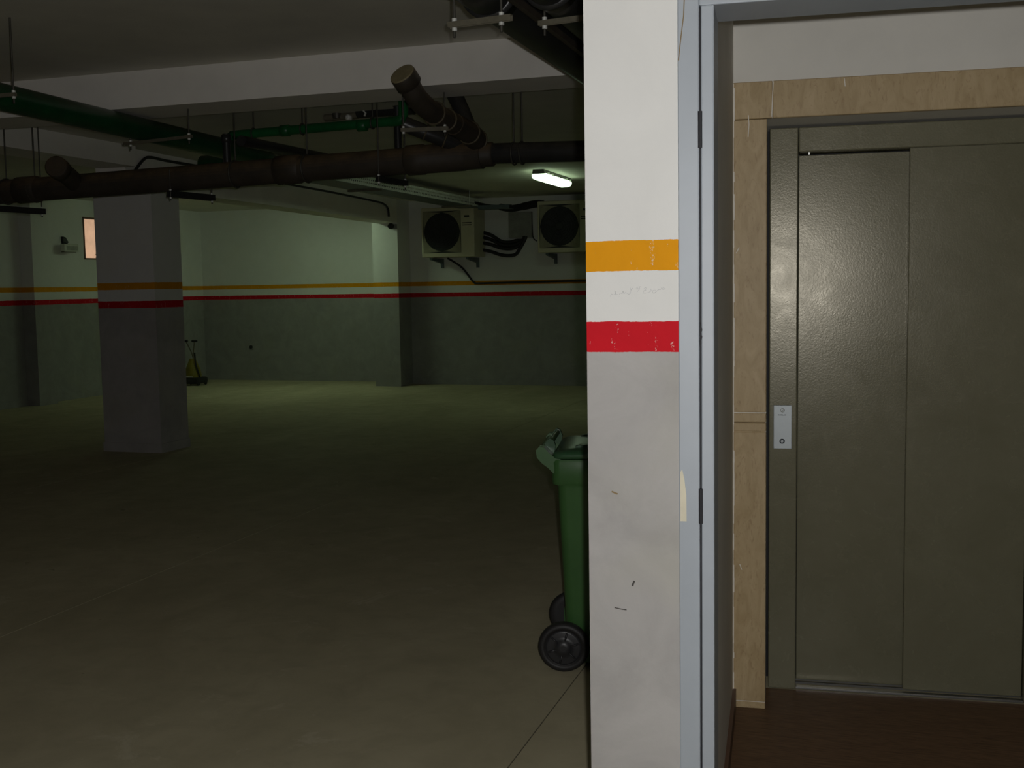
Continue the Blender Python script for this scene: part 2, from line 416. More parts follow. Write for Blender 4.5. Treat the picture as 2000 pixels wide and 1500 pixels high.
# the small window
wr = thing('window_1', 'small bright window with a thin dark frame behind the column', 'window', (-10.98, 14.09, wz0), kind='structure')
fr = MB()
fr.box(-10.98, -10.89, wy0, wy0 + .022, wz0, wz1).box(-10.98, -10.89, wy1 - .022, wy1, wz0, wz1)
fr.box(-10.98, -10.89, wy0, wy1, wz0, wz0 + .022).box(-10.98, -10.89, wy0, wy1, wz1 - .022, wz1)
fr.build('window_frame', 'winframe', wr)
MB().box(-10.95, -10.945, wy0 + .02, wy1 - .02, wz0 + .02, wz1 - .02).build('pane', 'glass', wr)
MB().tube([(-10.90, 13.93, wz0 + .02), (-10.89, 13.93, wz0 + .06), (-10.88, 13.90, wz0 + .075)], .008, 8).build('window_latch', 'rod', wr)

# ------------------------------------------------------------------ lift lobby (lobby axes: u across, v deep)
struct(MB().box(-0.400, -0.203, 2.40, 2.60, 0, CZ).box(-0.300, -0.15, 2.60, 4.6, 0, CZ), 'wall_partition', 'wall',
       'bright white and grey wall end with broad yellow and red bands', 'wall', lobby=True, base=(-.3, 2.4, 0))
part = bpy.data.objects['wall_partition']
struct(MB().box(-0.15, -0.037, 3.97, 4.6, 0, CZ).box(-0.037, 0.89, 3.97, 4.6, 2.052, CZ).box(0.89, 2.0, 3.97, 4.6, 0, CZ),
       'wall_lift', 'plaster', 'cream plaster wall above the marble lift surround', 'wall', lobby=True, base=(.4, 3.97, 0))
struct(MB().box(-0.15, -0.149, 2.60, 3.97, 0.0, 2.62), 'wall_lobby', 'plaster', 'narrow shaded strip of plaster wall beside the marble', 'wall', lobby=True, base=(-.15, 3.3, 0))
struct(MB().box(1.8, 2.0, 2.55, 3.97, 0, CZ), 'wall_lobby_end', 'plaster', 'plaster end wall of the lift lobby', 'wall', lobby=True, base=(1.9, 3.2, 0))
struct(MB().box(-0.203, 2.6, 2.42, 2.58, 2.13, CZ).box(0.86, 2.6, 2.42, 2.58, 0, 2.13), 'wall_doorway', 'plaster', 'plaster wall above the steel door frame', 'wall', lobby=True, base=(.8, 2.5, 0))
struct(MB().box(-0.15, 2.0, 2.58, 4.0, 2.62, 2.72), 'ceiling_lobby', 'ceil', 'lift lobby ceiling above the cream wall', 'ceiling', lobby=True, base=(.8, 3.2, 2.62))
struct(MB().box(-0.15, 1.8, 2.44, 4.16, 0.0, 0.004), 'floor_lobby', 'wood', 'dark brown wood-grain lobby floor in front of the lift', 'floor', lobby=True, base=(.8, 3.2, 0))
struct(MB().box(-0.149, -0.137, 2.60, 3.95, 0.004, 0.071), 'baseboard_lobby', 'skirting', 'dark brown skirting running to the marble jamb', 'baseboard', lobby=True, base=(-.14, 3.3, 0))
struct(MB().box(-0.15, 1.1, 4.5, 4.6, 0, 2.052), 'wall_shaft', 'dark', 'dark lift shaft wall behind the doors', 'wall', lobby=True, base=(.4, 4.5, 0))

# pencil writing and scuffs on the wall end
K = 0.0000927; U0, Z0 = -0.3827, 1.5182      # metres per stroke unit
strokes = [
 [(1640, 300), (1610, 320), (1560, 318), (1545, 285), (1575, 300), (1600, 262), (1612, 310)],
 [(1540, 318), (1480, 325), (1425, 370), (1385, 405), (1345, 390), (1350, 350), (1390, 330), (1420, 345)],
 [(1300, 300), (1318, 345), (1270, 378), (1235, 385)],
 [(1215, 300), (1185, 270), (1150, 300), (1195, 330), (1140, 350), (1135, 395), (1190, 400)],
 [(1085, 255), (1040, 250), (1055, 300), (1020, 335)],
 [(965, 290), (1000, 270), (1020, 300), (985, 310)], [(990, 370), (1005, 355)],
 [(840, 270), (850, 330), (890, 280)], [(850, 330), (840, 400), (800, 420), (765, 395)],
 [(745, 400), (730, 365), (690, 410), (670, 340), (655, 400), (600, 390), (580, 430)], [(570, 465), (605, 460)],
 [(560, 425), (510, 415), (480, 335), (500, 410), (450, 425)], [(435, 430), (400, 405), (385, 440), (380, 475)],
]
wri = MB()
for st in strokes:
    wri.ribbon([(U0 + K * x, Z0 - K * y) for x, y in st], 0.0011, 2.40)
wri.build('pencil_writing', 'pencil', part)
sc = MB()
sc.ribbon([(-.3052, .8455), (-.3035, .8515), (-.3012, .8575)], .0042, 2.40); sc.ribbon([(-.345, .796), (-.333, .7935), (-.3185, .792)], .0022, 2.40)
sc.build('scuff_mark', 'scuff', part)
MB().ribbon([(-.349, 1.053), (-.342, 1.050), (-.336, 1.048)], .0035, 2.40).build('scuff_mark', 'scuff2', part)

# marble surround
tr = thing('trim_1', 'tan veined marble surround framing the lift doors', 'surround', (0.4, 3.95, 0), lobby=True, kind='structure')
def marb(u0, u1, z0, z1): MB().bbox(u0, u1, 3.945, 3.97, z0, z1, .0022, 1).build('marble_piece', 'marble', tr)
for z0, z1 in ((.004, .028), (.029, .9855), (.9875, 1.0175), (1.0195, 1.0515), (1.0535, 2.0475)): marb(-.147, -.037, z0, z1); marb(.89, 1.0, z0, z1)
for z, q in ((.0285, 'caulk'), (.9865, 'marble'), (1.0185, 'scuff2'), (1.0525, 'caulk')): MB().box(-.146, -.038, 3.9466, 3.96, z - .003, z + .003).build('joint_filler', q, tr)
marb(-.15, -.0195, 2.0495, 2.172); marb(-.0180, 1.0, 2.0495, 2.172)
cm = MB(); zz = 0.06
rng = random.Random(3)
while zz < 2.17:
    h = rng.uniform(.02, .07); cm.box(-.150, -.1465 + rng.uniform(0, .0035), 3.9435, 3.9455, zz, min(zz + h, 2.17)); zz += h
cm.build('caulk_bead', 'caulk', tr)
for pts in ([(-.0165, 2.170), (-.019, 2.12), (-.0225, 2.052)], [(-.098, 2.062), (-.096, 2.03), (-.099, 1.99)], [(.212, 2.166), (.215, 2.14)], [(-.128, 1.62), (-.138, 1.60)], [(-.125, .52), (-.118, .50)]):
    MB().ribbon(pts, .0028, 3.945, .0006).build('plaster_smear', 'caulk', tr)

# lift doors
ld = thing('elevator_door', 'beige painted steel lift door with two sliding panels', 'elevator door', (0.45, 4.2, 0), lobby=True)
MB().bbox(-.029, .0695, 4.165, 4.27, .004, 2.043, .004).build('door_post', 'lift', ld)
MB().bbox(.850, .885, 4.165, 4.27, .004, 2.043, .004).build('door_post', 'lift', ld)
MB().bbox(.0715, .848, 4.168, 4.27, 1.957, 2.043, .004).build('header', 'lift', ld)
MB().bbox(.072, .470, 4.236, 4.262, .018, 1.952, .003).build('door_panel', 'lift', ld)
MB().bbox(.4475, .848, 4.196, 4.222, .018, 1.962, .003).build('door_panel', 'lift', ld)
si = MB().box(.071, .849, 4.172, 4.19, .004, .012).box(.071, .849, 4.194, 4.198, .004, .010).box(.071, .849, 4.226, 4.234, .004, .012).box(.071, .849, 4.262, 4.30, .004, .012)
si.build_each('sill', 'steel', ld)
MB().lathe((.108, 4.225, 1.954), (0, -1, 0), [(0, .004), (.004, .004), (.006, .002)], 12).build('screw', 'steel', ld)
MB().box(-.037, .89, 4.30, 4.32, 0, 2.05).build('back_panel', 'dark', ld)
cp = thing('call_panel', 'narrow pale metal call plate with a ring button beside the lift door', 'call panel', (.02, 4.165, .895), lobby=True)
MB().bbox(-.0125, .0515, 4.156, 4.165, .898, 1.057, .0015, 1).build('plate', 'plate', cp)
MB().ring((.018, 4.156, .926), (0, 1, 0), .0075, .0021, 24, 6).build('button_ring', 'ink', cp)
MB().lathe((.018, 4.157, .926), (0, -1, 0), [(0, .006), (.002, .006), (.003, .004)], 20).build('button', 'plate', cp)
tx = MB(); x = .0035
for wd_, gp in ((.0022, .0007), (.002, .0006), (.0022, .0007), (.0018, .0006), (.002, .0016), (.0022, .0006), (.002, .0007), (.0022, .0006), (.0018, .0006), (.002, .0006)):
    tx.box(x, x + wd_, 4.1553, 4.156, 1.0200, 1.0235 if int(x * 1e4) % 3 else 1.0228); x += wd_ + gp
tx.build('lettering', 'ink', cp)
lg = MB().ring((.019, 4.156, 1.0385), (0, 1, 0), .0068, .0009, 20, 6)
lg.ribbon([(.0135, 1.0355), (.018, 1.034), (.0235, 1.0425)], .0022, 4.156, .0006)
lg.build('emblem', 'grey', cp)

# steel door frame between wall end and lobby
df = thing('door_frame', 'light blue-grey steel door frame fixed to the banded wall end', 'door frame', (-.17, 2.4, 0), lobby=True)
MB().bbox(-.2035, -.1595, 2.397, 2.50, .004, 2.127, .0025).build('casing', 'frame', df)
MB().box(-.1595, -.1555, 2.412, 2.49, .004, 2.066).build('hinge_gap_shade', 'dark', df)  # dark strip filling the groove, standing in for the shadow in it
MB().bbox(-.1555, -.1290, 2.397, 2.56, .004, 2.068, .0025).build('jamb', 'frame', df)
MB().bbox(-.1595, .86, 2.397, 2.56, 2.068, 2.127, .003).build('head', 'frame', df)
MB().bbox(.80, .86, 2.397, 2.56, .004, 2.068, .003).build('jamb', 'frame', df)
for z0, z1 in ((.989, 1.064), (.30, .375), (1.78, 1.855)):
    MB().tube([(-.1575, 2.401, z0), (-.1575, 2.401, z1)], .0062, 12).build('hinge', 'dark', df)
MB().ribbon([(-.189, 2.085), (-.1905, 2.05), (-.197, 2.0), (-.2015, 1.96)], .0022, 2.397).build('rust_streak', 'scuff2', df)
lk = MB().prism([(-.1575, 1.418), (-.1535, 1.402), (-.1565, 1.395), (-.1535, 1.388), (-.1575, 1.372), (-.1590, 1.395)], 2.3955, 2.41)
lk.build('bent_strip', 'dark', df)
tag(MB().prism([(-.2005, .993), (-.1875, .993), (-.1880, 1.05), (-.1920, 1.085), (-.1965, 1.105), (-.2005, 1.10)], 2.3955, 2.3972).build('tape_strip', 'tape', None, True, (-.194, 2.397, .993)),
    'torn cream tape strip stuck on the steel door frame', 'tape')

# ------------------------------------------------------------------ pipes under the ceiling
PY = 7.0
def pz(x): return 2.322 + 0.0205 * (x + 3.9)        # the drain falls to the left
dr = thing('drain_pipe', 'long dusty brown drain pipe hung across the garage with a capped cleanout branch', 'pipe', (-3.9, PY, pz(-3.9)))
MB().tube([(-10.8, PY, pz(-10.8)), (-2.45, PY, pz(-2.45))], .088, 28).build('pipe_run', 'brown', dr)
MB().tube(bez([(-2.5, PY, pz(-2.45) + .01), (-1.6, PY, pz(-1.6) - .03), (-1.42, PY, 2.335), (-1.335, PY, 2.36), (-1.315, PY, 2.43)], 6), .066, 24).build('pipe_run', 'black', dr)
for x in (-3.86, -6.05): MB().lathe((x - .09, PY, pz(x)), (1, 0, .0205), [(0, .088), (.004, .099), (.17, .099), (.19, .088)], 28).build('coupling', 'brown', dr)
MB().lathe((-2.98, PY, pz(-2.9)), (1, 0, .0205), [(0, .088), (.01, .1), (.12, .1), (.13, .094), (.40, .094), (.47, .078), (.60, .078), (.61, .066)], 28).build('wye_fitting', 'brown', dr)
br_pts = bez([(-2.62, 7.02, 2.36), (-2.49, 6.98, 2.425), (-2.47, 6.85, 2.468), (-2.50, 6.62, 2.505)], 6)
MB().tube(br_pts, .068, 24).build('cleanout_branch', 'brown', dr)
MB().tube([br_pts[-1], (-2.535, 6.32, 2.545)], .0625, 24).build('pipe_length', 'brown', dr)
el = bez([(-2.53, 6.36, 2.54), (-2.532, 6.24, 2.555), (-2.545, 6.13, 2.60), (-2.562, 6.06, 2.665), (-2.575, 6.015, 2.705)], 6)
MB().tube(el, [.064] * (len(el) - 8) + [.064] * 8, 24).build('elbow', 'brown', dr)
d_ = (Vector(el[-1]) - Vector(el[-3])).normalized()
MB().lathe(Vector(el[-1]) - d_ * .075, d_, [(0, .064), (.004, .077), (.075, .077), (.08, .075)], 28).build('socket_end', 'brown', dr)
MB().lathe(Vector(el[-1]) + d_ * .003, d_, [(0, .074), (.008, .074), (.010, .070)], 28).build('end_cap', 'capbrown', dr)
for q, r in ((br_pts[8], .076), (br_pts[13], .075), ((-2.512, 6.52, 2.518), .07), ((-2.53, 6.37, 2.538), .0715)):
    q = Vector(q); MB().ring(q, (0, -1, .13), r - .004, .007, 24, 6).build('joint_ring', 'ringbrown', dr)
# second, lower branch tucked behind the first
lb = bez([(-2.60, 6.99, 2.41), (-2.70, 6.90, 2.462), (-2.80, 6.83, 2.505), (-2.90, 6.78, 2.55)], 5)
MB().tube(lb, .05, 20).build('side_branch', 'black', dr)
for q in (lb[4], lb[9]): MB().ring(q, (-.7, -.35, .3), .05, .006, 20, 6).build('joint_ring', 'ringbrown', dr)
# capped cleanout further along
c0 = [(-5.60, 6.99, 2.295), (-5.56, 6.84, 2.345), (-5.49, 6.64, 2.385)]
MB().tube(c0, .068, 22).build('cleanout_branch', 'brown', dr)
dd = (Vector(c0[2]) - Vector(c0[1])).normalized()
MB().lathe(Vector(c0[2]) - dd * .07, dd, [(0, .068), (.004, .078), (.085, .078), (.09, .07)], 26).build('end_cap', 'brown', dr)

tag(MB().tube(bez([(-2.70, 7.04, 2.895), (-2.665, 7.03, 2.80), (-2.60, 7.02, 2.66), (-2.545, 7.0, 2.54), (-2.53, 7.0, 2.47)], 5), .052, 20).build('drop_pipe', 'black', None, base=(-2.6, 7.0, 2.5)),
    'slanting black drop pipe coming down behind the capped brown cleanout', 'pipe')

def gz(y): return 2.588 - .012 * (y - 6.2)
def gx(y): return -4.66 - .018 * (y - 5.2)
gp = thing('green_pipe', 'thick dark green pipe running back beneath the pale beam', 'pipe', (-4.68, 6.0, 2.5))
MB().tube([(gx(-1), -1.0, gz(-1)), (gx(8.0), 8.0, gz(8.0))], .076, 26).build('pipe_run', 'green', gp)
MB().tube(bez([(gx(7.98), 7.98, gz(8)), (-4.72, 8.18, 2.565), (-4.80, 8.29, 2.562), (-5.0, 8.32, 2.56), (-5.4, 8.32, 2.558)], 6), .077, 26).build('elbow', 'green', gp)
tg = thing('green_pipe', 'thinner bright green pipe crossing above the brown drain pipe', 'pipe', (-4.0, 7.6, 2.68))
MB().tube(bez([(-4.705, 7.6, 2.60), (-4.70, 7.6, 2.645), (-4.66, 7.6, 2.672), (-4.56, 7.6, 2.678), (-3.36, 7.6, 2.700)], 5), .034, 20).build('pipe_run', 'green2', tg)
MB().tube(bez([(-3.37, 7.6, 2.70), (-3.30, 7.6, 2.702), (-3.262, 7.6, 2.73), (-3.255, 7.6, 2.80), (-3.255, 7.6, 2.895)], 6), .036, 20).build('elbow', 'green2', tg)
for x in (-4.25, -3.62): MB().lathe((x, 7.6, 2.684), (1, 0, .02), [(0, .034), (.003, .042), (.07, .042), (.073, .034)], 20).build('coupling', 'green2', tg)
tag(MB().tube([(-4.06, 6.72, 2.50), (-4.00, 8.3, 2.50)], .036, 16).build('black_pipe', 'black', None, base=(-4.03, 7.2, 2.5)),
    'slim black pipe slanting below the bright green pipe', 'pipe')
# valve group above the thin green pipe
vg = thing('valve_pipe', 'black pipe with metal valves above the bright green pipe', 'valve', (-3.7, 7.95, 2.84))
MB().tube([(-3.78, 7.95, 2.845), (-3.32, 7.95, 2.845)], .052, 18).build('pipe_run', 'black', vg)
MB().tube([(-4.06, 7.95, 2.815), (-3.78, 7.95, 2.82)], .028, 14).build('valve_body', 'zinc_dull', vg)
MB().lathe((-3.95, 7.93, 2.80), (0, 0, 1), [(0, .03), (.03, .036), (.06, .034), (.095, .04)], 14).build('valve_bonnet', 'rod', vg)
MB().lathe((-3.84, 7.93, 2.80), (0, -1, 0), [(0, .02), (.04, .022), (.045, .012)], 10).build('valve_stem', 'zinc', vg)
for x in (-3.70,): MB().tube([(x, 7.892, 2.80), (x + .012, 7.888, 2.82), (x - .006, 7.888, 2.838), (x + .012, 7.888, 2.862), (x, 7.890, 2.885)], .008, 8).build('paint_mark', 'lightgrey', vg)
# stubs rising from / hanging near the drain
for x, y, z0, z1, lab in ((-3.39, 7.8, 2.42, 2.895, 'short dark vertical pipe stub behind the drain pipe near the cleanout'),
                          (-4.37, 7.04, 2.385, 2.60, 'short dark vertical pipe stub rising from the drain pipe under the green pipes')):
    tag(MB().tube([(x, y, z0), (x, y, z1)], .028, 14).lathe((x, y, z1 - .06), (0, 0, 1), [(0, .028), (.003, .035), (.05, .035), (.054, .028)], 14).build('pipe_stub', 'black', None, base=(x, y, z0)), lab, 'pipe')

# the two black waste pipes by the lobby wall
for x, z, r, lab in ((-1.305, 2.535, .092, 'big black pipe nearer the camera corner resting on a steel channel'),
                     (-1.085, 2.545, .088, 'big black pipe beside the banded wall end, hung on its own channel')):
    pr = thing('waste_pipe', lab, 'pipe', (x, 4.5, z - r), group='big black pipes by the lobby wall')
    MB().tube([(x, -2.9, z), (x, 16.28, z)], r, 28).build('pipe_run', 'black', pr)
    for y in (3.86, 6.9): MB().lathe((x, y - .05, z), (0, 1, 0), [(0, r), (.004, r + .012), (.03, r + .012), (.034, r + .004), (.09, r + .004), (.095, r)], 28).build('coupling', 'black', pr)
    if r < .09: MB().box(x - .113, x - .092, 2.6, 16.2, z - .085, z - .06).build('steel_angle', 'brown', pr)

# hangers: threaded rods with a steel channel
def hanger(label, u0, v0, u1, v1, zc, rods, th=.02, mat='zinc_dull', rr=.005, bolts=True):
    c = Vector(((u0 + u1) / 2, (v0 + v1) / 2, zc))
    h = thing('pipe_hanger', label, 'hanger', c)
    a, b = Vector((u0, v0, zc)), Vector((u1, v1, zc)); t = (b - a).normalized(); n = Vector((-t.y, t.x, 0)) * th
    up = Vector((0, 0, th))
    m = MB()                                     # C channel: two cheeks and a web
    for o0, o1, z0, z1 in ((-1, -.75, -1, 1), (.75, 1, -1, 1), (-.75, .75, .75, 1)):
        q = [a + n * o0, a + n * o1, b + n * o1, b + n * o0]
        m.add([p + up * z0 for p in q] + [p + up * z1 for p in q], [(0, 1, 2, 3), (7, 6, 5, 4), (0, 4, 5, 1), (1, 5, 6, 2), (2, 6, 7, 3), (3, 7, 4, 0)])
    m.build('channel', mat, h)
    for f, z1 in rods:
        p = a.lerp(b, f); rd = MB().tube([(p.x, p.y, zc - .045), (p.x, p.y, z1)], rr, 8).build('threaded_rod', 'rod', h)
        if bolts: [MB().lathe((p.x, p.y, q), (0, 0, 1), [(0, .010), (.011, .010)], 6).build('nut', 'zinc', rd) for q in (zc - th - .012, zc + th)]
    return h
hanger('steel channel on two rods under the nearer black pipe', -1.435, 3.77, -1.195, 3.74, 2.412, ((.09, CZ), (.84, CZ)), .010)
hanger('steel channel under the black pipe beside the banded wall end', -1.175, 4.0, -.95, 3.965, 2.444, ((.1, CZ), (.85, CZ)), .009)
hanger('channel carrying the thick green pipe just before the pale beam', -4.82, 6.50, -4.20, 6.36, 2.494, ((.10, 2.67), (.96, 2.67)), .009)
hanger('channel carrying the thick green pipe at the picture edge', -5.0, 4.79, -4.19, 4.79, 2.517, ((.05, CZ), (.985, CZ)), .009)
hanger('small channel under the capped brown cleanout branch', -2.76, 6.40, -2.47, 6.44, 2.455, ((.05, 2.67), (.93, 2.67)), .011)
hanger('channel under the brown drain pipe near the small window', -6.41, 6.88, -6.33, 7.48, pz(-6.4) - .115, ((.03, CZ), (.97, CZ)), .022, 'black')
hanger('channel under the brown drain pipe above the column', -4.76, 6.90, -4.70, 7.36, pz(-4.7) - .115, ((.03, 2.36), (.97, 2.42)), .022, 'black')
hanger('channel under the brown drain pipe near the cable tray', -3.15, 6.90, -3.12, 7.30, pz(-3.1) - .115, ((.03, CZ), (.97, CZ)), .018, 'black')
def clamp(label, x, y, z, r, top):
    h = thing('pipe_clamp', label, 'pipe clamp', (x, y, z - r))
    MB().ring((x, y, z), (1, 0, 0), r + .006, .006, 26, 6).build('clamp_band', 'rod', h)
    MB().tube([(x, y, z + r + .004), (x, y, top)], .0055, 8).build('threaded_rod', 'rod', h)
for x, lab in ((-6.25, 'rod clamp on the brown drain pipe at the picture edge'), (-5.99, 'rod clamp on the brown drain pipe beside its far capped cleanout'),
               (-4.28, 'rod clamp on the brown drain pipe under the thick green pipe'), (-3.72, 'rod clamp on the brown drain pipe past its middle coupling')):
    clamp(lab, x, PY, pz(x), .088, CZ)
for x, lab in ((-2.235, 'rod clamp on the black pipe end just past the cleanout'), (-2.18, 'second rod clamp on the black pipe end past the cleanout')):
    clamp(lab, x, PY, pz(x) - .005, .066, CZ)
for x, lab in ((-4.48, 'rod clamp on the thin green pipe near the thick one'), (-4.07, 'rod clamp at the middle of the thin green pipe'), (-3.50, 'rod clamp on the thin green pipe near its elbow')):
    clamp(lab, x, 7.6, 2.668 + .0198 * (x + 4.98), .034, CZ)

# ------------------------------------------------------------------ cable tray, cables
ct = thing('cable_tray', 'perforated galvanised cable tray leading to the air conditioners', 'cable tray', (-5.52, 13, 2.655))
def perforated(x, y0, y1, z0, z1, pitch=.05, th=.002):
    m = MB(); h = z1 - z0
    m.box(x, x + th, y0, y1, z0, z0 + h * .25).box(x, x + th, y0, y1, z0 + h * .40, z0 + h * .60).box(x, x + th, y0, y1, z0 + h * .75, z1)
    y = y0
    k = 0
    while y < y1 - .01:
        m.box(x, x + th, y, y + pitch * .5, z0 + h * .25, z0 + h * .40); m.box(x, x + th, y + pitch * .3, y + pitch * .8, z0 + h * .60, z0 + h * .75); y += pitch
    return m
perforated(-5.422, 9.4, 15.45, 2.640, 2.748).build('side_rail', 'zinc', ct)['kind'] = 'stuff'
perforated(-5.772, 9.4, 15.45, 2.640, 2.748).build('side_rail', 'zinc', ct)['kind'] = 'stuff'
MB().box(-5.772, -5.42, 9.4, 15.45, 2.636, 2.640).build('tray_floor', 'blue', ct)  # darker than the galvanised rails: underside shade put into its colour
MB().box(-5.42, -4.95, 15.25, 15.45, 2.60, 2.604).box(-5.42, -4.95, 15.25, 15.253, 2.604, 2.655).build('tray_branch', 'blue', ct)  # shade put into the colour, as on the tray floor
for y in (11.9, 14.85):
    MB().tube([(-5.40, y, 2.62), (-5.40, y, CR)], .005, 8).tube([(-5.79, y, 2.62), (-5.79, y, CR)], .005, 8).build_each('threaded_rod', 'zinc', ct)
    MB().box(-5.81, -5.38, y - .02, y + .02, 2.612, 2.636).build('channel', 'zinc_dull', ct)
for i, (x, lab) in enumerate(((-5.56, 'thick black cable lying along the far side of the tray'), (-5.51, 'thick black cable lying along the middle of the tray'), (-5.46, 'thick black cable lying along the lit side of the tray'))):
    pts = bez([(x, 9.5, 2.685), (x + .01, 11.2, 2.70), (x - .01, 11.9, 2.735), (x, 12.6, 2.69), (x + .006, 14.2, 2.685), (x + .02, 15.1, 2.69), (x + .2, 15.36, 2.65), (x + .5, 15.38, 2.64)], 8)
    tag(MB().tube(pts, .02, 10).build('tray_cable', 'cable', None, base=(x, 12, 2.66)), lab, 'cable', 'black cables in the tray')
tag(MB().tube(bez([(-5.12, 15.38, 2.63), (-5.05, 15.62, 2.62), (-4.93, 15.85, 2.66), (-4.80, 16.0, 2.70), (-4.70, 16.1, 2.70)], 6), [.05] * 12 + [.055] * 13, 14).build('pipe_bundle', 'rubber', None, base=(-4.95, 15.8, 2.6)),
    'black wrapped pipe bundle rising from the tray to the second air conditioner', 'pipe bundle')
def bf(y): return -6.62 - .0449 * (y - 8.93) + .018          # just off the beam's side
tag(MB().tube(bez([(bf(10.2), 10.2, 2.785), (bf(12.0), 12.0, 2.768), (bf(13.5), 13.5, 2.765), (bf(14.9), 14.9, 2.75), (bf(15.25), 15.25, 2.735), (bf(15.42), 15.42, 2.68), (bf(15.46), 15.46, 2.56)], 8), .014, 10).build('conduit_cable', 'cable', None, base=(-6.8, 13, 2.6)),
    'black conduit running along the beam and down towards the corner sensor', 'cable')
tag(MB().tube(bez([(bf(8.98), 8.98, 2.54), (bf(9.05), 9.05, 2.63), (bf(9.2), 9.2, 2.75), (bf(9.32), 9.32, 2.785), (bf(9.6), 9.6, 2.78), (bf(10.2), 10.2, 2.785)], 8), .014, 10).build('conduit_cable', 'cable', None, base=(-6.62, 9.5, 2.55)),
    'black cable dipping over the beam above the column', 'cable')
se = thing('sensor', 'small dark round sensor on a pale base beside the corner pillar', 'sensor', (-6.96, 15.83, 2.43))
MB().bbox(-6.99, -6.93, 15.80, 15.83, 2.395, 2.47, .006).build('base_plate', 'grey', se)
MB().lathe((-6.99, 15.80, 2.437), (-.45, -.9, 0), [(0, .035), (.02, .045), (.05, .045), (.075, .03), (.082, .01)], 20).build('sensor_head', 'rubber', se)

# ------------------------------------------------------------------ ceiling lamps
def ceiling_lamp(label, x, y0, y1, mat):
    r = thing('ceiling_lamp', label, 'lamp', (x, (y0 + y1) / 2, CR), group='fluorescent ceiling lamps')
    MB().prism([(x - .065, CR), (x + .065, CR), (x + .075, CR - .05), (x - .075, CR - .05)], y0, y1, 'y').build('housing', 'rod', r)
    secs = []
    for y, s in ((y0 + .004, .80), (y0 + .03, .98), (y0 + .06, 1), (y1 - .06, 1), (y1 - .03, .98), (y1 - .004, .80)):
        secs.append([(x + s * dx, y, CR - .045 - s * dz) for dx, dz in ((.084, 0), (.090, .025), (.080, .052), (.045, .07), (-.045, .07), (-.080, .052), (-.090, .025), (-.084, 0))])
    MB().loft(secs, True).build('diffuser', mat, r)
    for y in (y0 + .12, y0 + .28, y1 - .28, y1 - .12): MB().box(x - .106, x - .076, y, y + .03, CR - .052, CR - .03).box(x + .076, x + .106, y, y + .03, CR - .052, CR - .03).build_each('clip', 'grey', r)
ceiling_lamp('lit fluorescent ceiling lamp in view above the air conditioner wall', -3.74, 12.62, 13.82, 'lamp_old')
ceiling_lamp('lit fluorescent ceiling lamp tucked out of sight behind the deep beam', -8.0, 14.1, 15.45, 'lamp')

# ------------------------------------------------------------------ air conditioners
def air_conditioner(label, x0, x1, z0, z1, yf=15.78, yb=16.27):
    r = thing('air_conditioner', label, 'air conditioner', ((x0 + x1) / 2, yb, z0), group='outdoor air conditioner units')
    MB().bbox(x0, x1, yf, yb, z0, z1, .012).build('casing', 'ac', r)
    cx, cz, R = x0 + .33, (z0 + z1) / 2 + .005, .275
    MB().box(x0 + .03, x0 + .63, yf - .002, yf + .001, cz - .31, cz + .31).build('grille_plate', 'acdark', r)
    fan = MB().lathe((cx, yf - .002, cz), (0, -1, 0), [(0, .06), (.004, .06), (.006, .05)], 20).build('fan_hub', 'acdark', r)
    bl = MB()
    for k in range(3):
        a0 = k * 2 * PI / 3
        bl.add([(cx + math.cos(a0 + t) * rr, yf - .003 - .004 * t, cz + math.sin(a0 + t) * rr) for rr in (.06, .24) for t in (0, .45, .9)], [(0, 1, 4, 3), (1, 2, 5, 4)])
    bl.build_each('fan_blade', 'hub', r)
    g = MB()
    for q in range(7): g.ring((cx, yf - .012, cz), (0, 1, 0), .06 + q * .035, .0035, 28, 5)
    for k in range(8):
        a0 = k * PI / 4 + .2; g.tube([(cx + .05 * math.cos(a0), yf - .012, cz + .05 * math.sin(a0)), (cx + R * math.cos(a0), yf - .012, cz + R * math.sin(a0))], .0035, 5)
    g.build('fan_grille', 'acdark', r)['kind'] = 'stuff'
    cr = MB()
    for sx, sz in ((-1, -1), (1, -1), (1, 1), (-1, 1)):
        pts = [(cx + sx * .30, cz + sz * .31)] + [(cx + sx * .285 * math.cos(a), cz + sz * .285 * math.sin(a)) for a in (0.05, .3, .55, .785, 1.02, 1.27, 1.52)]
        cr.prism(pts, yf - .006, yf - .002)
    cr.build_each('fan_surround', 'acgrey', r)
    MB().box(x1 - .155, x1 - .075, yf - .003, yf, z1 - .155, z1 - .125).build('maker_badge', 'acdark', r)
    MB().box(x1 - .19, x1 - .04, yf - .002, yf, z1 - .245, z1 - .230).box(x1 - .19, x1 - .04, yf - .002, yf, z1 - .275, z1 - .262).build_each('handle_groove', 'acdark', r)
    for x in (x0 + .13, x1 - .13):
        b = MB().prism([(yf + .03, z0 - .008), (16.3, z0 - .008), (16.3, z0 - .155), (16.262, z0 - .155), (16.255, z0 - .085), (yf + .03, z0 - .035)], x - .02, x + .02, 'x')
        b.build('bracket', 'blue', r)
    return r
air_conditioner('air conditioner unit with hoses, mounted next to the corner pillar', -6.515, -5.675, 1.952, 2.686)
air_conditioner('air conditioner unit partly hidden behind the banded wall end', -4.70, -3.86, 1.98, 2.72)
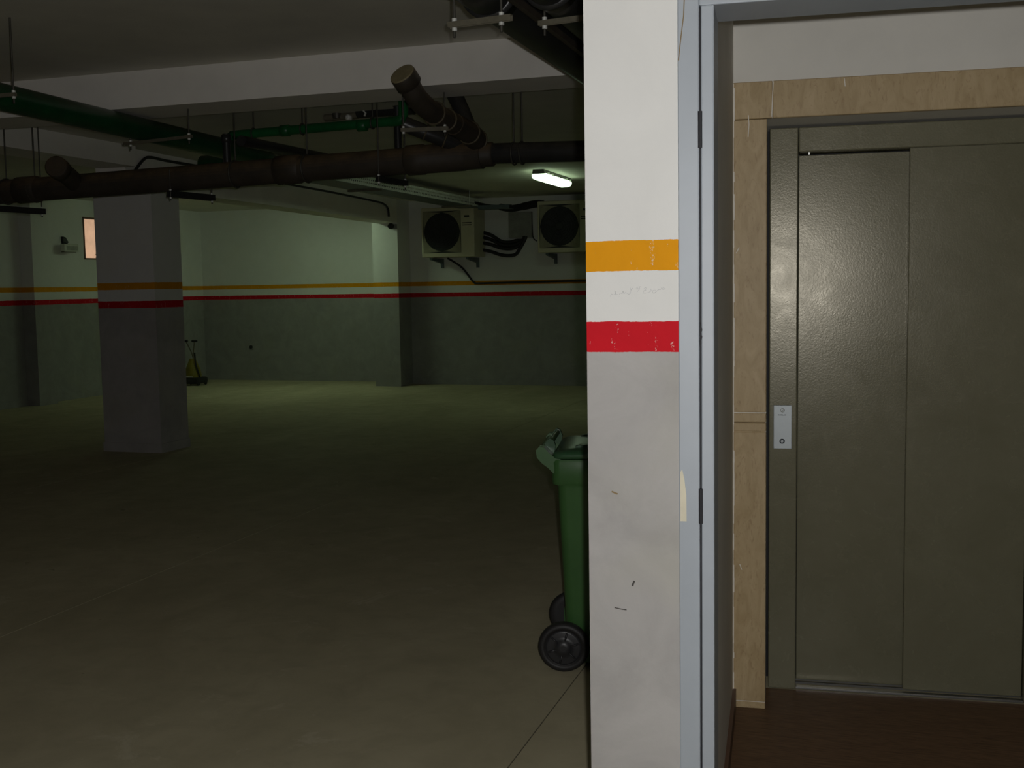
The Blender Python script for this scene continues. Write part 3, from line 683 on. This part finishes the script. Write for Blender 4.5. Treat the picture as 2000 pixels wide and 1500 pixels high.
for k, (z0, sag) in enumerate(((2.325, 2.165), (2.25, 2.115), (2.165, 2.065), (2.06, 1.962))):
    lab = ('topmost', 'second', 'third', 'lowest')[k] + ' black insulated hose sagging from the first air conditioner'
    y = 16.22 - .014 * k
    pts = bez([(-5.70, y, z0), (-5.56, y, z0 - .3 * (z0 - sag)), (-5.40, y, sag + .015), (-5.26, y, sag), (-5.16, y, sag + .02), (-5.09, y, .55 * sag + .45 * 2.21), (-5.05 + .012 * k, y, 2.20), (-5.04 + .012 * k, y, 2.245)], 6)
    tag(MB().tube(pts, .026, 12).build('insulated_hose', 'rubber', None, base=(-5.4, y, sag)), lab, 'hose', 'hoses of the first air conditioner')
vb = thing('louvre_box', 'grey ribbed box fixed to the wall between the two air conditioners', 'box', (-5.1, 16.3, 2.23))
MB().box(-5.285, -4.925, 16.22, 16.3, 2.225, 2.61).build('box_body', 'grey', vb)
rb = MB()
for k in range(13): rb.box(-5.255, -4.955, 16.205, 16.22, 2.245 + k * .027, 2.258 + k * .027)
rb.build_each('rib', 'grey', vb)
tag(MB().tube(bez([(-4.93, 16.27, 2.42), (-4.92, 16.27, 2.25), (-4.90, 16.27, 2.20), (-4.86, 16.27, 2.17)], 5), .008, 8).build('thin_cable', 'cable', None, base=(-4.9, 16.27, 2.17)), 'thin black cable hanging beside the grey ribbed box', 'cable')
tag(MB().tube(bez([(-6.23, 16.12, 1.94), (-6.19, 16.22, 1.90), (-6.05, 16.27, 1.79), (-5.90, 16.275, 1.60), (-5.85, 16.275, 1.562), (-5.78, 16.275, 1.556), (-5.0, 16.275, 1.562), (-3.0, 16.275, 1.575)], 8), .016, 10).build('drain_hose', 'rubber', None, base=(-5, 16.27, 1.56)),
    'black drain hose running along the yellow band below the air conditioners', 'hose')

# ------------------------------------------------------------------ small wall things
em = thing('emergency_light', 'small box-shaped emergency light on a bracket beside the window', 'light', (-10.9, 13.24, 2.09))
MB().bbox(-10.83, -10.76, 13.09, 13.39, 2.085, 2.195, .012).build('lamp_body', 'lightgrey', em)
MB().box(-10.764, -10.756, 13.13, 13.36, 2.105, 2.165).build('diffuser', 'grey', em)
MB().box(-10.82, -10.77, 13.092, 13.11, 2.075, 2.09).box(-10.82, -10.77, 13.12, 13.34, 2.078, 2.086).build_each('trim', 'zinc_dull', em)
MB().prism([(13.205, 2.19), (13.265, 2.19), (13.30, 2.225), (13.245, 2.29), (13.20, 2.30), (13.195, 2.25)], -10.9, -10.86, 'x').build('bracket', 'acdark', em)
MB().tube([(-10.88, 13.225, 2.22), (-10.80, 13.225, 2.17)], .014, 8).build('arm', 'acdark', em)
so = thing('wall_socket', 'small dark round socket low on the lit far wall', 'socket', (-10.0, 16.65, .52))
MB().bbox(-10.04, -9.965, 16.638, 16.65, .515, .60, .006).build('cover_plate', 'grey', so)
MB().lathe((-10.003, 16.638, .557), (0, -1, 0), [(0, .03), (.012, .03), (.014, .024)], 18).build('socket_face', 'rubber', so)

# ------------------------------------------------------------------ yellow cleaning machine by the far corner
ym = thing('cleaning_machine', 'yellow upright floor machine with two black grips standing in the far corner', 'floor machine', (-10.42, 15.62, 0))
MB().bbox(-10.62, -10.24, 15.46, 15.80, .03, .13, .03, 3).build('base', 'rubber', ym)
for x in (-10.60, -10.26):
    for y in (15.52, 15.74): MB().lathe((x - .012, y, .035), (1, 0, 0), [(0, .03), (.004, .035), (.02, .035), (.024, .03)], 16).build('wheel', 'tyre', ym)
rg = []
for z, a, b_ in ((.125, .15, .13), (.16, .158, .138), (.26, .135, .12), (.36, .085, .085), (.43, .05, .05)):
    rg.append([(-10.45 + a * math.cos(t) * (abs(math.cos(t)) ** -.35 if abs(math.cos(t)) > 1e-3 else 1), 15.62 + b_ * math.sin(t), z) for t in [2 * PI * k / 20 + .01 for k in range(20)]])
MB().loft(rg).build('tank', 'yellow', ym)
MB().box(-10.56, -10.36, 15.472, 15.482, .135, .155).build('bumper_strip', 'lightgrey', ym)
for s in (-1, 1):
    bar = MB().tube(bez([(-10.43, 15.62, .42), (-10.43 + s * .02, 15.60, .52), (-10.43 + s * .075, 15.56, .66), (-10.43 + s * .09, 15.54, .70)], 5), .010, 8).build('handle_bar', 'zinc_dull', ym)
    MB().tube([(-10.43 + s * .05, 15.53, .715), (-10.43 + s * .16, 15.53, .715)], .018, 12).build('grip', 'rubber', bar)
MB().tube(bez([(-10.37, 15.58, .52), (-10.35, 15.56, .46), (-10.33, 15.55, .34), (-10.29, 15.56, .22), (-10.27, 15.58, .13)], 6), .016, 10).build('hose', 'rubber', ym)
ym.scale = (0.82, 0.9, 1.0)
ym.location.x -= 0.025

# ------------------------------------------------------------------ wheelie bin (own axes: x to its front, y across)
wb = thing('wheelie_bin', 'dark green two-wheeled rubbish bin half hidden by the banded wall end', 'bin', (-1.190, 4.355, 0), rotz=math.radians(10.6))
def rrect(x0, x1, hw, z, r=.035, n=5):
    x1 *= .84
    out = []
    for cx, cy, a0 in ((x1 - r, hw - r, 0), (x0 + r, hw - r, PI / 2), (x0 + r, -hw + r, PI), (x1 - r, -hw + r, 1.5 * PI)):
        for k in range(n): a = a0 + PI / 2 * k / (n - 1); out.append((cx + r * math.cos(a), cy + r * math.sin(a), z))
    return out
MB().loft([rrect(.015, .40, .180, .022), rrect(.010, .405, .186, .05), rrect(-.004, .425, .205, .40), rrect(-.018, .442, .222, .74), rrect(-.020, .444, .223, .75), rrect(-.024, .446, .226, .76)], True).build('body', 'bin', wb)
MB().loft([rrect(-.036, .455, .236, .755), rrect(-.038, .462, .240, .765), rrect(-.040, .466, .242, .845), rrect(-.036, .462, .238, .856)], True).build('rim', 'bin', wb)
MB().loft([rrect(-.030, .478, .236, .858), rrect(-.034, .492, .247, .863), rrect(-.030, .494, .247, .880), rrect(.00, .470, .215, .892), rrect(.05, .42, .165, .898), rrect(.10, .36, .10, .900)], True).build('lid', 'binlid', wb)
for y in (-.155, .155):
    MB().prism([(.05, .885), (.33, .888), (.345, .894), (.33, .906), (.07, .906), (.05, .90)], y - .018, y + .018, 'y').build('lid_rib', 'binlid', wb)
for s in (-1, 1):
    y0, y1 = (s * .232, s * .175) if s > 0 else (-.232, -.175)
    br = MB().prism([(-.030, .80), (-.05, .822), (-.076, .842), (-.094, .864), (-.098, .892), (-.086, .906), (-.066, .904), (-.05, .885), (-.03, .868), (.0, .86)], min(y0, y1), max(y0, y1), 'y')
    br.build('handle_bracket', 'bin', wb)
    MB().prism([(-.056, .868), (-.035, .862), (-.026, .90), (-.036, .925), (-.050, .932), (-.064, .918), (-.072, .895)], s * .155 - .014, s * .155 + .014, 'y').build('lid_hinge', 'binlid', wb)
MB().tube([(-.080, -.226, .882), (-.080, .226, .882)], .0155, 14).build('handle', 'bin', wb)
MB().tube([(-.046, -.165, .916), (-.046, .165, .916)], .011, 12).build('hinge_pin', 'binlid', wb)
MB().tube([(0, -.245, .1), (0, .245, .1)], .010, 12).build('axle', 'rod', wb)
for s in (-1, 1):
    MB().prism([(-.03, .06), (.05, .03), (.08, .16), (.0, .18), (-.03, .14)], min(s * .165, s * .19), max(s * .165, s * .19), 'y').build('axle_bracket', 'bin', wb)
    c = (0, s * .196, .1); ax = (0, s, 0)
    wh = MB().lathe(c, ax, [(0, .070), (0, .088), (.008, .098), (.018, .100), (.034, .100), (.044, .097), (.050, .088), (.050, .074), (.044, .072), (.044, .068)], 36).build('wheel', 'tyre', wb)
    MB().lathe((0, s * .234, .1), ax, [(0, .070), (.006, .070), (.009, .062), (.007, .045), (.012, .030), (.018, .026), (.019, .012)], 30).build('hub_cap', 'hub', wh)
    sp = MB()
    for k in range(6):
        a = k * PI / 3 + .3; sp.tube([(.028 * math.cos(a), s * .244, .1 + .028 * math.sin(a)), (.062 * math.cos(a), s * .243, .1 + .062 * math.sin(a))], .004, 6)
    sp.build_each('hub_rib', 'hub', wh)
MB().box(.26, .325, -.15, .15, 0, .03).build('front_foot', 'bin', wb)
wb.scale = (1, 1, 0.975)
